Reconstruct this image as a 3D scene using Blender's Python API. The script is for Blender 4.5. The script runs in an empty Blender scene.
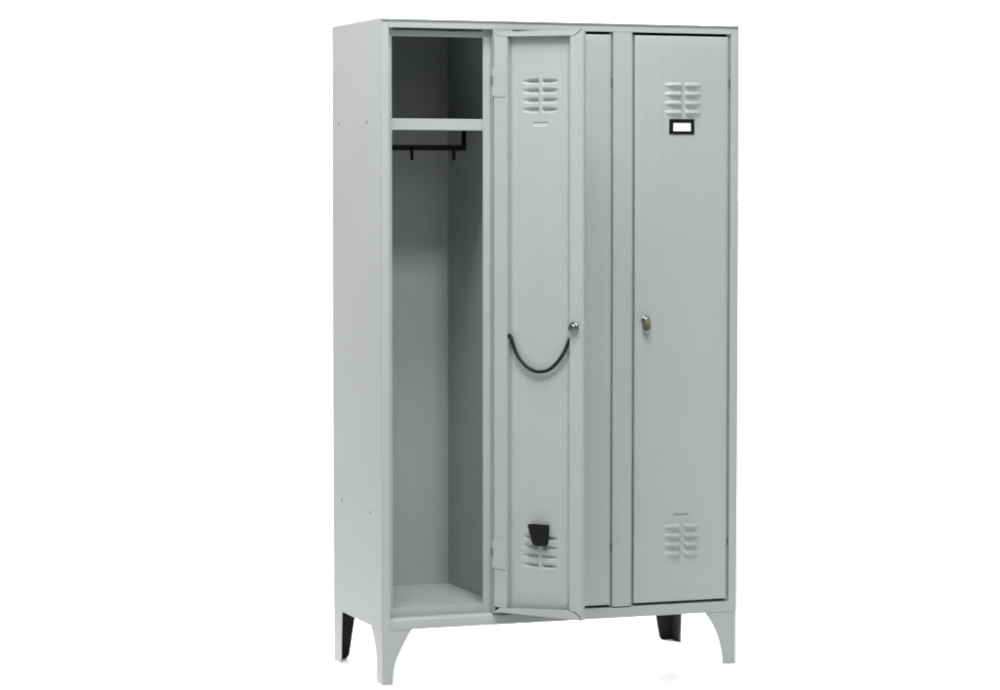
import bpy, bmesh, math, random
from mathutils import Vector, Matrix

random.seed(7)
S = bpy.context.scene
COL = S.collection

# ------------------------------------------------------------------ camera
cam_d = bpy.data.cameras.new("camera")
cam = bpy.data.objects.new("camera", cam_d)
COL.objects.link(cam)
cam_d.sensor_width = 36.0
cam_d.lens = 2803.85 / 1000.0 * 36.0
cam_d.clip_start = 0.1
cam_d.clip_end = 2000.0
yaw, pitch = 0.35133, -0.05547
fwd = Vector((math.sin(yaw) * math.cos(pitch), math.cos(yaw) * math.cos(pitch), math.sin(pitch)))
cam.location = (-2.29508, -7.18814, 1.34335)
cam.rotation_euler = fwd.to_track_quat('-Z', 'Y').to_euler()
S.camera = cam

# ------------------------------------------------------------------ world: bright white studio behind the locker, dimmer room in front
W_REAR, W_FRONT = 2.6, 0.03
world = bpy.data.worlds.new("World")
S.world = world
world.use_nodes = True
nt = world.node_tree
nt.nodes.clear()
w_out = nt.nodes.new("ShaderNodeOutputWorld")
w_bg = nt.nodes.new("ShaderNodeBackground")
w_tc = nt.nodes.new("ShaderNodeTexCoord")
w_sep = nt.nodes.new("ShaderNodeSeparateXYZ")
w_map = nt.nodes.new("ShaderNodeMapRange")
w_map.interpolation_type = 'SMOOTHSTEP'
w_map.inputs['From Min'].default_value = 0.60
w_map.inputs['From Max'].default_value = 0.80
w_map.inputs['To Min'].default_value = W_FRONT
w_map.inputs['To Max'].default_value = W_REAR
nt.links.new(w_tc.outputs['Generated'], w_sep.inputs[0])
nt.links.new(w_sep.outputs['Y'], w_map.inputs['Value'])
nt.links.new(w_map.outputs['Result'], w_bg.inputs['Strength'])
w_bg.inputs['Color'].default_value = (1.0, 1.0, 1.0, 1)
nt.links.new(w_bg.outputs[0], w_out.inputs[0])

# ------------------------------------------------------------------ lamps
def area(name, loc, target, size, size_y, power, color=(1, 1, 1)):
    l = bpy.data.lights.new(name, 'AREA')
    l.shape = 'RECTANGLE'
    l.size, l.size_y = size, size_y
    l.energy = power
    l.color = color
    o = bpy.data.objects.new(name, l)
    COL.objects.link(o)
    o.location = loc
    o.rotation_euler = (Vector(target) - Vector(loc)).to_track_quat('-Z', 'Y').to_euler()
    return o
area("overhead_softbox", (0.1, -2.0, 5.5), (0.4, 0.0, 0.6), 1.2, 1.2, 118)
area("overhead_side_softbox", (-0.9, -1.6, 4.8), (0.4, 0.0, 0.6), 1.2, 1.2, 120)
area("key_softbox", (0.0, -3.2, 4.3), (0.4, 0.0, 0.6), 0.6, 0.6, 108)
area("front_softbox", (-0.3, -6.5, 3.4), (0.4, 0.0, 0.6), 2.5, 2.5, 48)
area("side_softbox", (-1.9, -0.5, 3.3), (0.2, 0.0, 1.0), 1.2, 1.2, 38, (1.0, 0.985, 0.95))
area("rear_floor_fill", (2.5, 2.6, 2.5), (0.9, 0.2, 0.0), 1.4, 0.6, 150)  # unseen fill, added to brighten the floor around the rear legs
def spot(name, loc, target, power, cone, blend, radius):
    l = bpy.data.lights.new(name, 'SPOT')
    l.energy = power
    l.spot_size = math.radians(cone)
    l.spot_blend = blend
    l.shadow_soft_size = radius
    o = bpy.data.objects.new(name, l)
    COL.objects.link(o)
    o.location = loc
    o.rotation_euler = (Vector(target) - Vector(loc)).to_track_quat('-Z', 'Y').to_euler()
    return o
spot("rear_fill_spot", (-0.1, 2.7, 2.5), (0.95, 0.10, 0.0), 1400, 36, 0.7, 0.35)  # added fill, whitens the floor beside the rear right leg
spot("low_fill_spot", (-1.5, 4.0, 1.2), (0.83, 0.05, 0.0), 5200, 13, 0.7, 0.12)  # added fill from low behind, lifts the shaded floor under the locker

S.view_settings.view_transform = 'Standard'
S.view_settings.look = 'None'
S.view_settings.exposure = 0.0
S.view_settings.gamma = 1.0
S.view_settings.use_curve_mapping = False

# ------------------------------------------------------------------ materials
def paint(name, rgb, rough=0.42, spec=0.4, bump=0.04, vary=0.03):
    m = bpy.data.materials.new(name)
    m.use_nodes = True
    t = m.node_tree
    b = t.nodes["Principled BSDF"]
    tc = t.nodes.new("ShaderNodeTexCoord")
    n1 = t.nodes.new("ShaderNodeTexNoise")
    n1.inputs['Scale'].default_value = 4.0
    n1.inputs['Detail'].default_value = 5.0
    t.links.new(tc.outputs['Object'], n1.inputs['Vector'])
    hs = t.nodes.new("ShaderNodeMapRange")
    hs.inputs['To Min'].default_value = 1.0 - vary
    hs.inputs['To Max'].default_value = 1.0 + vary
    t.links.new(n1.outputs['Fac'], hs.inputs['Value'])
    mp = t.nodes.new("ShaderNodeMapping")
    mp.inputs['Scale'].default_value = (38.0, 38.0, 0.7)
    t.links.new(tc.outputs['Object'], mp.inputs['Vector'])
    ns = t.nodes.new("ShaderNodeTexNoise")
    ns.inputs['Scale'].default_value = 1.0
    ns.inputs['Detail'].default_value = 3.0
    t.links.new(mp.outputs['Vector'], ns.inputs['Vector'])
    st = t.nodes.new("ShaderNodeMapRange")
    st.inputs['To Min'].default_value = 1.0 - vary
    st.inputs['To Max'].default_value = 1.0 + vary
    t.links.new(ns.outputs['Fac'], st.inputs['Value'])
    mm = t.nodes.new("ShaderNodeMath")
    mm.operation = 'MULTIPLY'
    t.links.new(hs.outputs['Result'], mm.inputs[0])
    t.links.new(st.outputs['Result'], mm.inputs[1])
    mul = t.nodes.new("ShaderNodeVectorMath")
    mul.operation = 'SCALE'
    mul.inputs[0].default_value = rgb
    t.links.new(mm.outputs[0], mul.inputs['Scale'])
    t.links.new(mul.outputs['Vector'], b.inputs['Base Color'])
    n2 = t.nodes.new("ShaderNodeTexNoise")
    n2.inputs['Scale'].default_value = 420.0
    n2.inputs['Detail'].default_value = 2.0
    t.links.new(tc.outputs['Object'], n2.inputs['Vector'])
    n3 = t.nodes.new("ShaderNodeTexNoise")
    n3.inputs['Scale'].default_value = 5.0
    n3.inputs['Detail'].default_value = 1.0
    t.links.new(tc.outputs['Object'], n3.inputs['Vector'])
    b1 = t.nodes.new("ShaderNodeBump")
    b1.inputs['Strength'].default_value = bump
    b1.inputs['Distance'].default_value = 0.001
    t.links.new(n2.outputs['Fac'], b1.inputs['Height'])
    b2 = t.nodes.new("ShaderNodeBump")
    b2.inputs['Strength'].default_value = 0.25
    b2.inputs['Distance'].default_value = 0.006
    t.links.new(n3.outputs['Fac'], b2.inputs['Height'])
    t.links.new(b1.outputs['Normal'], b2.inputs['Normal'])
    t.links.new(b2.outputs['Normal'], b.inputs['Normal'])
    rr = t.nodes.new("ShaderNodeMapRange")
    rr.inputs['To Min'].default_value = rough - 0.05
    rr.inputs['To Max'].default_value = rough + 0.05
    t.links.new(n1.outputs['Fac'], rr.inputs['Value'])
    t.links.new(rr.outputs['Result'], b.inputs['Roughness'])
    b.inputs['Specular IOR Level'].default_value = spec
    return m

def plain(name, rgb, rough=0.5, metal=0.0, spec=0.5):
    m = paint(name, rgb, rough, spec, 0.03, 0.05)
    m.node_tree.nodes["Principled BSDF"].inputs['Metallic'].default_value = metal
    return m

GREY = paint("light_grey_powder_coat", (0.310, 0.328, 0.328))
BLACK = plain("black_plastic", (0.004, 0.004, 0.004), 0.5, 0.0, 0.18)
LEG_SHADE = plain("leg_inner_shade", (0.006, 0.006, 0.006), 0.7, 0.0, 0.2)  # shade inside the legs, put into the colour
SLOT_SHADE = plain("slot_opening_shade", (0.14, 0.147, 0.147), 0.6, 0.0, 0.2)  # shade of the hinge openings, put into the colour
CORD = plain("black_rubber_cord", (0.005, 0.006, 0.006), 0.45, 0.0, 0.25)
NICKEL = plain("nickel_metal", (0.33, 0.32, 0.27), 0.34, 1.0)
STEEL = plain("zinc_steel", (0.22, 0.23, 0.225), 0.38, 1.0)
CARD = plain("white_card", (0.9, 0.9, 0.9), 0.6)
FLOOR = bpy.data.materials.new("white_floor_acrylic")
FLOOR.use_nodes = True
_p = FLOOR.node_tree.nodes["Principled BSDF"]
_p.inputs['Base Color'].default_value = (0.95, 0.95, 0.95, 1)
_p.inputs['Roughness'].default_value = 0.22

# ------------------------------------------------------------------ mesh helpers
def finish(name, bm, mat, parent=None, bevel=0.0, seg=2, smooth=True, solid=0.0):
    bmesh.ops.recalc_face_normals(bm, faces=bm.faces)
    me = bpy.data.meshes.new(name)
    bm.to_mesh(me)
    bm.free()
    me.materials.append(mat)
    o = bpy.data.objects.new(name, me)
    COL.objects.link(o)
    if parent is not None:
        o.parent = parent
    if smooth:
        for p in me.polygons:
            p.use_smooth = True
    if solid:
        md = o.modifiers.new("thickness", 'SOLIDIFY')
        md.thickness = abs(solid)
        md.offset = 1.0 if solid > 0 else -1.0
    if bevel:
        md = o.modifiers.new("bevel", 'BEVEL')
        md.width = bevel
        md.segments = seg
        md.limit_method = 'ANGLE'
        md.angle_limit = math.radians(35)
        md.harden_normals = True
    elif smooth:
        ang = math.radians(35)
        bb = bmesh.new(); bb.from_mesh(me)
        for e in bb.edges:
            if len(e.link_faces) == 2 and e.calc_face_angle(0) > ang:
                e.smooth = False
        bb.to_mesh(me); bb.free()
    return o

def box(bm, x0, x1, y0, y1, z0, z1):
    v = [bm.verts.new((x, y, z)) for x in (x0, x1) for y in (y0, y1) for z in (z0, z1)]
    for f in ((0, 1, 3, 2), (4, 6, 7, 5), (0, 4, 5, 1), (2, 3, 7, 6), (0, 2, 6, 4), (1, 5, 7, 3)):
        bm.faces.new([v[i] for i in f])

def prism(bm, poly, axis, a, b):
    """extrude a closed 2D outline along an axis between a and b"""
    def P(u, v, w):
        return {'x': (w, u, v), 'y': (u, w, v), 'z': (u, v, w)}[axis]
    lo = [bm.verts.new(P(u, v, a)) for u, v in poly]
    hi = [bm.verts.new(P(u, v, b)) for u, v in poly]
    bm.faces.new(lo)
    bm.faces.new(hi[::-1])
    n = len(poly)
    for i in range(n):
        bm.faces.new([lo[i], lo[(i + 1) % n], hi[(i + 1) % n], hi[i]])

def strip(pts, th):
    """closed outline of a bent sheet: polyline pts thickened to its left side"""
    out = []
    n = len(pts)
    for i in range(n):
        p = Vector(pts[i])
        d0 = (p - Vector(pts[i - 1])).normalized() if i else None
        d1 = (Vector(pts[i + 1]) - p).normalized() if i < n - 1 else None
        d0 = d0 or d1
        d1 = d1 or d0
        n0, n1 = Vector((-d0.y, d0.x)), Vector((-d1.y, d1.x))
        m = (n0 + n1)
        m = m / max(0.3, m.length_squared) * 2 if m.length > 1e-6 else n0
        out.append(tuple(p + m * th))
    return list(pts) + out[::-1]

def lathe(bm, prof, origin, axis, seg=28, sx=1.0, sz=1.0):
    """prof: (radius, height along axis)"""
    ax = Vector(axis).normalized()
    up = Vector((0, 0, 1)) if abs(ax.z) < 0.9 else Vector((1, 0, 0))
    e1 = ax.cross(up).normalized()
    e2 = ax.cross(e1).normalized()
    o = Vector(origin)
    rings = []
    for r, h in prof:
        rings.append([bm.verts.new(o + ax * h + e1 * (r * sx * math.cos(2 * math.pi * k / seg)) + e2 * (r * sz * math.sin(2 * math.pi * k / seg))) for k in range(seg)])
    for a, b in zip(rings, rings[1:]):
        for k in range(seg):
            bm.faces.new([a[k], a[(k + 1) % seg], b[(k + 1) % seg], b[k]])
    bm.faces.new(rings[0][::-1])
    bm.faces.new(rings[-1])

def tube(bm, pts, r, seg=10):
    # smooth the path (Catmull-Rom)
    P = [Vector(p) for p in pts]
    Q = [P[0] * 2 - P[1]] + P + [P[-1] * 2 - P[-2]]
    path = []
    for i in range(1, len(Q) - 2):
        for k in range(6):
            t = k / 6
            a, b, c, d = Q[i - 1], Q[i], Q[i + 1], Q[i + 2]
            path.append(0.5 * ((2 * b) + (c - a) * t + (2 * a - 5 * b + 4 * c - d) * t * t + (3 * b - a - 3 * c + d) * t ** 3))
    path.append(P[-1])
    rings = []
    nrm = None
    for i, p in enumerate(path):
        d = (path[min(i + 1, len(path) - 1)] - path[max(i - 1, 0)]).normalized()
        if nrm is None:
            nrm = d.orthogonal().normalized()
        nrm = (nrm - d * nrm.dot(d)).normalized()
        bn = d.cross(nrm)
        rings.append([bm.verts.new(p + nrm * (r * math.cos(2 * math.pi * k / seg)) + bn * (r * math.sin(2 * math.pi * k / seg))) for k in range(seg)])
    for a, b in zip(rings, rings[1:]):
        for k in range(seg):
            bm.faces.new([a[k], a[(k + 1) % seg], b[(k + 1) % seg], b[k]])
    bm.faces.new(rings[0][::-1])
    bm.faces.new(rings[-1])

# ------------------------------------------------------------------ setting
bm = bmesh.new()
bmesh.ops.create_circle(bm, cap_ends=True, radius=300.0, segments=96)
fl = finish("floor", bm, FLOOR, smooth=False)
fl['kind'] = 'structure'

# ------------------------------------------------------------------ locker carcass (metres; front face in the plane y = 0)
W, D, L, H = 1.0548, 0.4536, 0.1477, 1.80
locker = bpy.data.objects.new("locker", None)
COL.objects.link(locker)
locker.empty_display_size = 0.2
locker['label'] = "tall light grey three-door steel locker on four short tapered legs with its first door open"
locker['category'] = "locker"

def part(name, bm, mat=GREY, parent=locker, **k):
    return finish(name, bm, mat, parent, **k)

def rivet(parent, y, z):
    b = bmesh.new()
    lathe(b, [(0.0060, 0.0), (0.0056, 0.0008), (0.0036, 0.0014), (0.0008, 0.0016)], (-0.0001, y, z), (-1, 0, 0), 14)
    return finish("rivet", b, STEEL, parent)

# sides
b = bmesh.new()
box(b, 0.0, 0.0022, 0.0042, D, L, 1.8025)
sp = part("side_panel", b, bevel=0.0008)
for y, z in ((0.392, 1.5284), (0.1291, 1.5266), (0.3737, 0.4667), (0.1086, 0.4585)):
    rivet(sp, y, z)
b = bmesh.new()
box(b, W - 0.0022, W, 0.0042, D, L, 1.8025)
part("side_panel", b, bevel=0.0008)
# back, top, floor of the compartments, underside
b = bmesh.new()
box(b, 0.0024, W - 0.0024, 0.4516, D - 0.0014, L + 0.002, 1.7994)
part("back_panel", b)
b = bmesh.new()
box(b, 0.0024, W - 0.0024, 0.0, D - 0.0002, 1.7988, 1.8002)
box(b, 0.0024, W - 0.0024, 0.0042, 0.0056, 1.7900, 1.7987)
part("top_panel", b, bevel=0.0006)
b = bmesh.new()
box(b, 0.0030, W - 0.0030, 0.0290, 0.4514, 0.2005, 0.2025)
part("floor_panel", b)
b = bmesh.new()
box(b, 0.0026, W - 0.0026, 0.0150, 0.4514, 0.1478, 0.1492)
part("base_panel", b)
# partitions
for x in (0.3462, 0.7010):
    b = bmesh.new()
    box(b, x - 0.0009, x + 0.0009, 0.0285, 0.4512, 0.2028, 1.7972)
    part("partition", b)

# front frame: bent sheet stiles and posts
ZB, ZT = 0.1480, 1.7908
T = 0.0014
O1, O2, O3 = (0.0225, 0.3195), (0.3770, 0.6728), (0.7285, 1.0292)
YL = 0.025
YG = 0.0125
def frame_piece(name, pts, z0, z1):
    b = bmesh.new()
    prism(b, strip(pts, T), 'z', z0, z1)
    return part(name, b, bevel=0.0012, seg=3)
r = 0.004
frame_piece("stile", [(0.0001, 0.0040), (0.0001, r * 0.55), (r * 0.30, r * 0.14), (r, 0.0), (O1[0], 0), (O1[0], YL), (0.0385, YL)], ZB, ZT)
post_a = frame_piece("post", [(0.2990, YL), (O1[1], YL), (O1[1], 0), (O2[0], 0), (O2[0], YG), (0.3850, YG)], 0.1795, 1.7770)
post_b = frame_piece("post", [(0.6660, YG), (O2[1], YG), (O2[1], 0), (O3[0], 0), (O3[0], YG), (0.7380, YG)], 0.1795, 1.7770)
stile_b = frame_piece("stile", [(1.0215, YG), (O3[1], YG), (O3[1], 0), (W - r, 0), (W - r * 0.3, r * 0.14), (W - 0.0001, r * 0.55), (W - 0.0001, 0.0040)], ZB, ZT)
def hinge_slot_shades(parent, x):
    for z0, z1 in ((1.626, 1.653), (0.336, 0.358)):
        b = bmesh.new()
        box(b, x - 0.0007, x + 0.0005, 0.0030, 0.0150, z0, z1)
        finish("hinge_slot_shade", b, SLOT_SHADE, parent, smooth=False)  # dark plate drawn for the shade in the opening
hinge_slot_shades(post_a, O1[1])
hinge_slot_shades(post_b, O2[1])
hinge_slot_shades(stile_b, O3[1])
# top and bottom rails (profile in y, z)
xa, xb = O1[0] + 0.0004, O3[1] - 0.0004
b = bmesh.new()
prism(b, strip([(0.0040, ZT), (0.0, ZT), (0.0, 1.7775), (0.010, 1.7775)], T), 'x', xa, xb)
box(b, xa + 0.002, xb - 0.002, YL + 0.0018, YL + 0.0032, 1.7560, 1.7720)
part("top_rail", b, bevel=0.0012, seg=3)
b = bmesh.new()
prism(b, strip([(YL + 0.0018, 0.2052), (YL + 0.0018, 0.1795), (0.0120, 0.1795), (0.0060, 0.1782), (0.0022, 0.1757), (0.0004, 0.1728), (0.0, 0.1710), (0.0, ZB), (0.012, ZB - 0.0002)], T), 'x', xa, xb)
part("bottom_rail", b)

# shelf of the open compartment
b = bmesh.new()
box(b, 0.0030, 0.3448, 0.0325, 0.4510, 1.5335, 1.5350)
box(b, 0.0030, 0.3448, 0.0310, 0.0324, 1.5040, 1.5350)
box(b, 0.0030, 0.3448, 0.0325, 0.0450, 1.5040, 1.5054)
part("shelf", b, bevel=0.0010)

# coat rail under the shelf with its hooks
RY = 0.205
b = bmesh.new()
box(b, 0.040, 0.3140, RY - 0.003, RY + 0.003, 1.4515, 1.4665)
box(b, 0.3010, 0.3140, RY - 0.003, RY + 0.003, 1.4666, 1.5333)
box(b, 0.040, 0.0530, RY - 0.003, RY + 0.003, 1.4666, 1.5333)
rail = part("coat_rail", b, BLACK, bevel=0.0015)
rail['label'] = "black coat rail with hooks under the shelf"
for x in (0.1525, 0.2755):
    b = bmesh.new()
    tube(b, [(x, RY - 0.0034, 1.462), (x, RY - 0.0060, 1.450), (x, RY - 0.0070, 1.438), (x, RY - 0.0080, 1.4245)], 0.0046)
    finish("hook", b, BLACK, rail)

# legs: bent sheet corner feet with added black liners painting the shade on the inside
def leg(cx, cy, sx, sy, fcurve, scurve, heel=0.0):
    """corner at (cx, cy); sx, sy point into the locker; curves give flange width against height"""
    b = bmesh.new()
    th = 0.0022
    z_in = 0.004
    # flange in the front/back plane
    poly = [(cx, 0.0)] + ([(cx + sx * heel, 0.0)] if heel else []) + [(cx + sx * w, z) for z, w in fcurve] + [(cx, L)]
    y0, y1 = cy, cy + sy * th
    prism(b, poly, 'y', min(y0, y1), max(y0, y1))
    # flange in the side plane
    poly = [(cy + sy * (th + 0.0001), 0.0)] + [(cy + sy * w, z) for z, w in scurve] + [(cy + sy * (th + 0.0001), L)]
    x0, x1 = cx, cx + sx * th
    prism(b, poly, 'x', min(x0, x1), max(x0, x1))
    o = part("leg", b, bevel=0.0010)
    # added liner, its black stands for the shade inside the leg
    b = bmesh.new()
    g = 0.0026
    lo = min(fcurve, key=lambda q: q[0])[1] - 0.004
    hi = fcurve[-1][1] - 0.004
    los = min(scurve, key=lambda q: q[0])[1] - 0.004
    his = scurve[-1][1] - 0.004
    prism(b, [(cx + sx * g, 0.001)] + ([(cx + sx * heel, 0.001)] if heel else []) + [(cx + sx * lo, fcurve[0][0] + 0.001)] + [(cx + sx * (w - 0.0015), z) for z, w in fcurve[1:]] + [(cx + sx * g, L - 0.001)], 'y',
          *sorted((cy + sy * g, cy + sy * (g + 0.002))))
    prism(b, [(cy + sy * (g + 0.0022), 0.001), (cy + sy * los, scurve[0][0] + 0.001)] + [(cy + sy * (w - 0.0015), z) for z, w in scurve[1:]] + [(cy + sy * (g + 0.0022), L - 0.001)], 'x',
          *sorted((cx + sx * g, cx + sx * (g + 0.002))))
    finish("leg_shade_liner", b, LEG_SHADE, o, smooth=False)
    return o

def flare(bot, top):
    out = []
    for i in range(15):
        t = i / 14
        k = 0.10 * t + 0.90 * (t ** 2.6)
        out.append((L * t, bot + (top - bot) * k))
    return out
FR_L = [(0, .0300), (.012, .0302), (.027, .0312), (.045, .0340), (.0676, .0410), (.088, .0505), (.1075, .0612), (.125, .0705), (.138, .0785), (L, .0860)]
FR_R = [(0, .0410), (.020, .0420), (.0395, .0452), (.060, .0500), (.086, .0590), (.106, .0675), (.121, .0765), (.135, .0860), (L, .0950)]
SD_F = [(0, .0500), (.030, .0505), (.0615, .0538), (.090, .0625), (.1131, .0759), (.132, .0900), (L, .1040)]
BK_F = [(.009, .0450), (.05, .0510), (.10, .0590), (L, .0660)]
BK_S = [(0, .0680), (.05, .0700), (.10, .0730), (L, .0770)]
GAP = -0.0000
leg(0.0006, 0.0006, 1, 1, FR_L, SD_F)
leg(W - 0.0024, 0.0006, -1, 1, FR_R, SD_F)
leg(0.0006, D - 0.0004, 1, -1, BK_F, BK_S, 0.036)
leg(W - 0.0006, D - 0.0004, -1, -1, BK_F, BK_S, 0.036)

# ------------------------------------------------------------------ doors
# local frame of a door: x from the hinge edge to the free edge, outside skin at y = 0, inside towards -y
DW, DT = 0.2820, 0.018
DZ0, DZ1 = 0.1865, 1.7690
LC = 0.1375
ROWS = [1.634, 1.6085, 1.583, 1.5575, 0.3985, 0.3730, 0.3475, 0.3220]
SLOTS = [1.5205, 0.4300]

def skin_height(s, z, outwards=False):
    """outward height of the pressed sheet"""
    h = 0.0
    for zr in ROWS:
        dz = z - zr
        if abs(dz) < 0.0125:
            for sg in (-1, 1):
                u = (s - LC) * sg - 0.0075
                Ln = 0.049
                if -0.003 < u < Ln:
                    end = min(1.0, (u + 0.003) / 0.0048)
                    end = end * end * (3 - 2 * end)
                    tap = 1 - max(0.0, u) / Ln
                    half = 0.0066 + 0.0022 * tap
                    q = dz / half
                    if abs(q) < 1:
                        q2 = q + 0.10 * (1 - q * q)     # crest a little below the middle
                        h += 0.0092 * end * min(1.0, tap * 2.1) ** 0.8 * (0.25 + 0.25 * math.cos(math.pi * max(-1, min(1, q2))) + 0.5 * (1 - abs(max(-1, min(1, q2)))))
    for zr in SLOTS:
        dz = z - zr
        if abs(s - LC) < 0.0245 and abs(dz) < 0.0085:
            e = min(1.0, (0.0245 - abs(s - LC)) / 0.003)
            # sharp upper lip, gentle run-out below
            q = (0.0048 - dz) / 0.0030 if dz > 0.0018 else (dz + 0.0085) / 0.0103
            h += (0.0028 if outwards else -0.0048) * e * max(0.0, min(1.0, q))
    for sr in (0.0620, 0.2040):
        h += 0.00035 * math.exp(-((s - sr) / 0.0022) ** 2) * min(1.0, max(0.0, (z - 0.24) / 0.05)) * min(1.0, max(0.0, (1.72 - z) / 0.05))
    return h

def grid_lines():
    xs = [0.0, 0.0006, 0.0016, 0.0032, 0.02, 0.045, 0.0575, 0.0598, 0.0620, 0.0642, 0.0665]
    x = 0.070
    while x < 0.2065:
        xs.append(round(x, 5)); x += 0.0012 if 0.117 < x < 0.157 else 0.0021
    xs += [0.215, 0.235, 0.26, DW - 0.0032, DW - 0.0016, DW - 0.0006, DW]
    zs = [DZ0, DZ0 + 0.0006, DZ0 + 0.0016, DZ0 + 0.0032, 0.22, 0.26, 0.30]
    z = 0.306
    while z < 0.443:
        zs.append(round(z, 5)); z += 0.00115
    zs += [0.45 + 0.1 * i for i in range(11)]
    z = 1.508
    while z < 1.651:
        zs.append(round(z, 5)); z += 0.00115
    zs += [1.66, 1.70, 1.74, DZ1 - 0.0032, DZ1 - 0.0016, DZ1 - 0.0006, DZ1]
    return xs, zs
XS, ZS = grid_lines()

def rim(a, lo, hi):
    d = min(a - lo, hi - a)
    return {True: 0.0}.get(d >= 0.0031, None) if d >= 0.0031 else (0.0032 - math.sqrt(max(0, 0.0032 ** 2 - (0.0032 - d) ** 2)))

def door_skin_bm(outwards):
    b = bmesh.new()
    V = [[b.verts.new((s, skin_height(s, z, outwards) - max(rim(s, 0, DW), rim(z, DZ0, DZ1)), z)) for z in ZS] for s in XS]
    for i in range(len(XS) - 1):
        for j in range(len(ZS) - 1):
            b.faces.new([V[i][j], V[i + 1][j], V[i + 1][j + 1], V[i][j + 1]])
    # folded rim running inwards
    n, m = len(XS), len(ZS)
    loop = [V[i][0] for i in range(n)] + [V[n - 1][j] for j in range(1, m)] + [V[i][m - 1] for i in range(n - 2, -1, -1)] + [V[0][j] for j in range(m - 2, 0, -1)]
    low = [b.verts.new((v.co.x, -DT, v.co.z)) for v in loop]
    k = len(loop)
    for i in range(k):
        b.faces.new([loop[i], loop[(i + 1) % k], low[(i + 1) % k], low[i]])
    return b

def flange(b, outline, ft=0.0012, y=-DT):
    prism(b, outline, 'y', y, y + ft)

def inner_frame_bm():
    b = bmesh.new()
    e = 0.0004
    # hinge-side flange, mitred at the top, cut square at the foot
    flange(b, [(0.0002, 0.2005), (0.0415, 0.2005), (0.0415, 1.7560), (0.0130, 1.7562), (0.0002, 1.7680)])
    # free-side flange, curved cut at its foot
    curve = [(0.2435, 0.2095), (0.2520, 0.2092), (0.2600, 0.2075), (0.2680, 0.2040), (0.2740, 0.1990), (0.2785, 0.1925), (DW - 0.0002, 0.1868)]
    flange(b, curve + [(DW - 0.0002, 1.7684), (0.2570, 1.7515), (0.2435, 1.7510)])
    # step down from each side flange to the panel
    box(b, 0.0402, 0.0414, -DT + 0.0013, -0.0020, 0.2007, 1.7555)
    box(b, 0.2436, 0.2448, -DT + 0.0013, -0.0020, 0.2097, 1.7508)
    # top lip
    flange(b, [(0.0148, 1.7568), (0.2550, 1.7525), (DW - 0.0030, 1.7686), (0.0020, 1.7686)], y=-DT - 0.0004)
    # bottom lip, growing towards the free edge
    flange(b, [(0.0010, 0.1868), (DW - 0.0040, 0.1868), (0.2765, 0.1915), (0.2722, 0.1972), (0.2665, 0.2020), (0.2595, 0.2052), (0.2515, 0.2068), (0.2430, 0.2108), (0.0190, 0.1995)], y=-DT - 0.0004)
    return b

def outer_knob(parent):
    b = bmesh.new()
    s, z = 0.2500, 0.972
    lathe(b, [(0.0125, 0.0002), (0.0125, 0.003), (0.0110, 0.0045), (0.004, 0.005)], (s, 0, z + 0.007), (0, 1, 0), 28)
    lathe(b, [(0.0085, 0.0045), (0.0085, 0.016), (0.0040, 0.0165)], (s, 0, z + 0.007), (0, 1, 0), 24)
    # oval padlock ear, pressed thumb turn
    lathe(b, [(0.007, 0.010), (0.0130, 0.0108), (0.0140, 0.0135), (0.0132, 0.0165), (0.0115, 0.0180), (0.0070, 0.0172), (0.003, 0.0168)], (s + 0.001, 0, z - 0.005), (0, 1, 0), 32, 0.86, 1.62)
    return finish("lock_knob", b, NICKEL, parent)

def lock_case(parent):
    b = bmesh.new()
    s, z = 0.2585, 0.9735
    y = -DT - 0.0001
    lathe(b, [(0.0150, 0.0), (0.0150, 0.006), (0.0135, 0.0075), (0.0105, 0.0080), (0.0105, 0.0150), (0.0090, 0.0165), (0.0060, 0.0168), (0.0055, 0.0150), (0.0015, 0.0150)], (s, y, z), (0, -1, 0), 28)
    o = finish("lock_case", b, STEEL, parent)
    b = bmesh.new()
    prism(b, [(s + 0.004, z - 0.006), (s + 0.019, z - 0.004), (s + 0.0225, z), (s + 0.019, z + 0.005), (s + 0.004, z + 0.006)], 'y', y - 0.0125, y - 0.0100)
    finish("lock_cam", b, STEEL, parent, bevel=0.0005)
    return o

def hinge(parent, z0, z1):
    b = bmesh.new()
    y = -DT
    prism(b, [(0.0010, z0), (0.0375, z0), (0.0375, z1), (0.0010, z1)], 'y', y - 0.0016, y - 0.0001)
    for a, c in ((z0 + 0.002, z0 + 0.026), (z1 - 0.026, z1 - 0.002)):
        lathe(b, [(0.0030, 0), (0.0036, 0.0006), (0.0036, c - a - 0.0006), (0.0030, c - a)], (-0.0040, y + 0.0020, a), (0, 0, 1), 14)
        box(b, -0.0044, 0.0015, y - 0.0015, y - 0.0002, a + 0.001, c - 0.001)
    lathe(b, [(0.0022, 0), (0.0022, z1 - z0 - 0.006)], (-0.0040, y + 0.0020, z0 + 0.003), (0, 0, 1), 12)
    return finish("hinge", b, GREY, parent, bevel=0.0005)

inner = None
def make_door(loc, ang, label, outwards):
    global inner
    o = finish("door", door_skin_bm(outwards), GREY, locker, solid=0.0008)
    o.parent = locker
    o.location = loc
    o.rotation_euler = (0, 0, ang)
    o['label'] = label
    if inner is None:
        inner = finish("inner_frame", inner_frame_bm(), GREY, o, bevel=0.0005)
    else:
        i2 = inner.copy(); COL.objects.link(i2); i2.parent = o
    outer_knob(o)
    lock_case(o)
    hinge(o, 1.5945, 1.6740)
    hinge(o, 0.3055, 0.3850)
    return o

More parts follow.
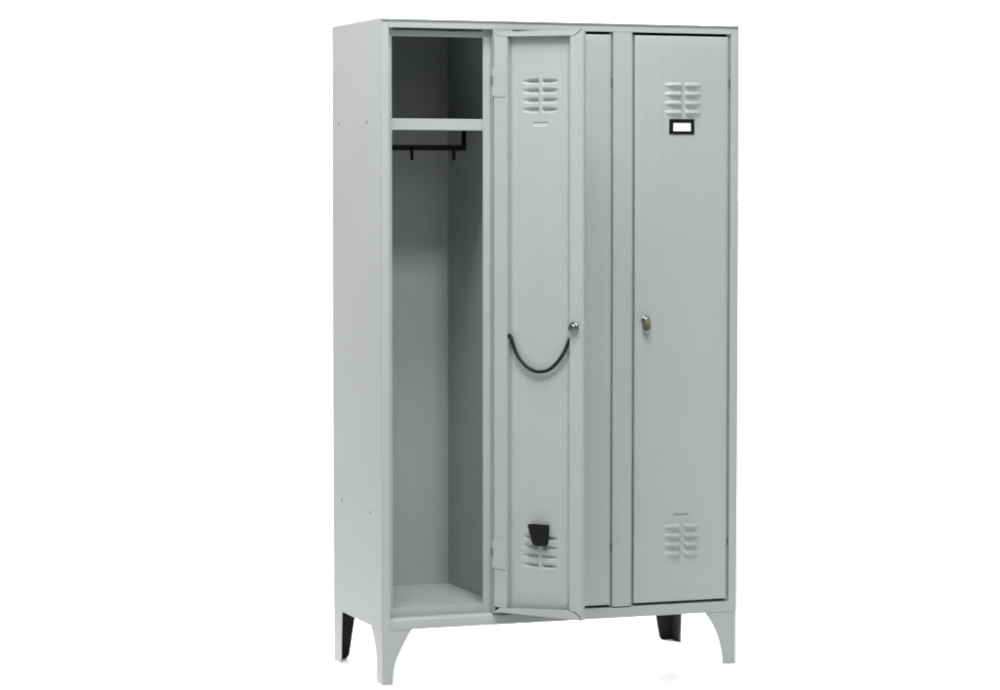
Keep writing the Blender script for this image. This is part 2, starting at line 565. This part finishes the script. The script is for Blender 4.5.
def label_holder(parent, y0=0.0003):
    a, c, z0, z1 = 0.1040, 0.1795, 1.4970, 1.5388
    wa, wc, v0, v1 = 0.1140, 0.1685, 1.5056, 1.5290
    b = bmesh.new()
    y1 = y0 + 0.0029
    for x0, x1, p0, p1 in ((a, wa, z0, z1), (wc, c, z0, z1), (wa, wc, z0, v0), (wa, wc, v1, z1)):
        box(b, x0, x1, y0, y1, p0, p1)
    bmesh.ops.remove_doubles(b, verts=b.verts, dist=1e-6)
    o = finish("label_holder", b, BLACK, parent, bevel=0.0006)
    b = bmesh.new()
    box(b, wa - 0.001, wc + 0.001, y0 + 0.0003, y0 + 0.0007, v0 - 0.001, v1 + 0.001)
    finish("name_card", b, CARD, parent)
    return o

open_door = make_door((0.3325, -0.003, 0), math.radians(-54), "open door showing its inner side with black cord and black cup", True)
mid_door = make_door((0.6655, 0.0004, 0), math.pi, "closed middle door half hidden behind the open door", False)
far_door = make_door((1.0208, 0.0004, 0), math.pi, "closed door with a black label holder and oval lock knob", False)
label_holder(open_door, 0.0046)
label_holder(mid_door)
label_holder(far_door)

# cord across the inside of the open door
b = bmesh.new()
yc = -0.0105
tube(b, [(0.0380, yc, 0.9405), (0.0405, yc, 0.9455), (0.0455, yc, 0.9465), (0.0500, yc, 0.9410), (0.0530, yc, 0.9320), (0.0568, yc, 0.9215), (0.0722, yc, 0.8917), (0.0949, yc, 0.868), (0.1208, yc, 0.854), (0.1434, yc, 0.8507), (0.1723, yc, 0.8572), (0.2011, yc, 0.8798), (0.2234, yc, 0.9101), (0.2392, yc, 0.9435)], 0.0049, 12)
cord = finish("cord", b, CORD, open_door)
# small tapered cup hung in the slot above the lower louvres
b = bmesh.new()
zt, zb = 0.4345, 0.3770
top = [(0.1085, -0.0035), (0.1705, -0.0035), (0.1690, -0.0200), (0.1100, -0.0200)]
bot = [(0.1225, -0.0065), (0.1700, -0.0065), (0.1690, -0.0200), (0.1235, -0.0200)]
tv = [b.verts.new((x, y, zt)) for x, y in top]
mv = [b.verts.new((x + (0.004 if i in (0, 3) else -0.003), y, zb + 0.008)) for i, (x, y) in enumerate([(0.1180, -0.006), (0.1715, -0.006), (0.1705, -0.0180), (0.1190, -0.0180)])]
bv = [b.verts.new((x, y, zb)) for x, y in [(0.1290, -0.0075), (0.1650, -0.0075), (0.1640, -0.0170), (0.1300, -0.0170)]]
for q, p in ((tv, mv), (mv, bv)):
    for i in range(4):
        b.faces.new([q[i], q[(i + 1) % 4], p[(i + 1) % 4], p[i]])
b.faces.new(bv[::-1])
iv = [b.verts.new((0.1395 + (x - 0.1395) * 0.94, -0.0118 + (y + 0.0118) * 0.82, zt)) for x, y in top]
dv = [b.verts.new((0.1395 + (v.co.x - 0.1395) * 0.90, -0.0118 + (v.co.y + 0.0118) * 0.80, zb + 0.012)) for v in mv]
for i in range(4):
    b.faces.new([tv[i], iv[i], iv[(i + 1) % 4], tv[(i + 1) % 4]])
    b.faces.new([iv[i], dv[i], dv[(i + 1) % 4], iv[(i + 1) % 4]])
b.faces.new(dv)
finish("drip_cup", b, BLACK, open_door, bevel=0.0012)
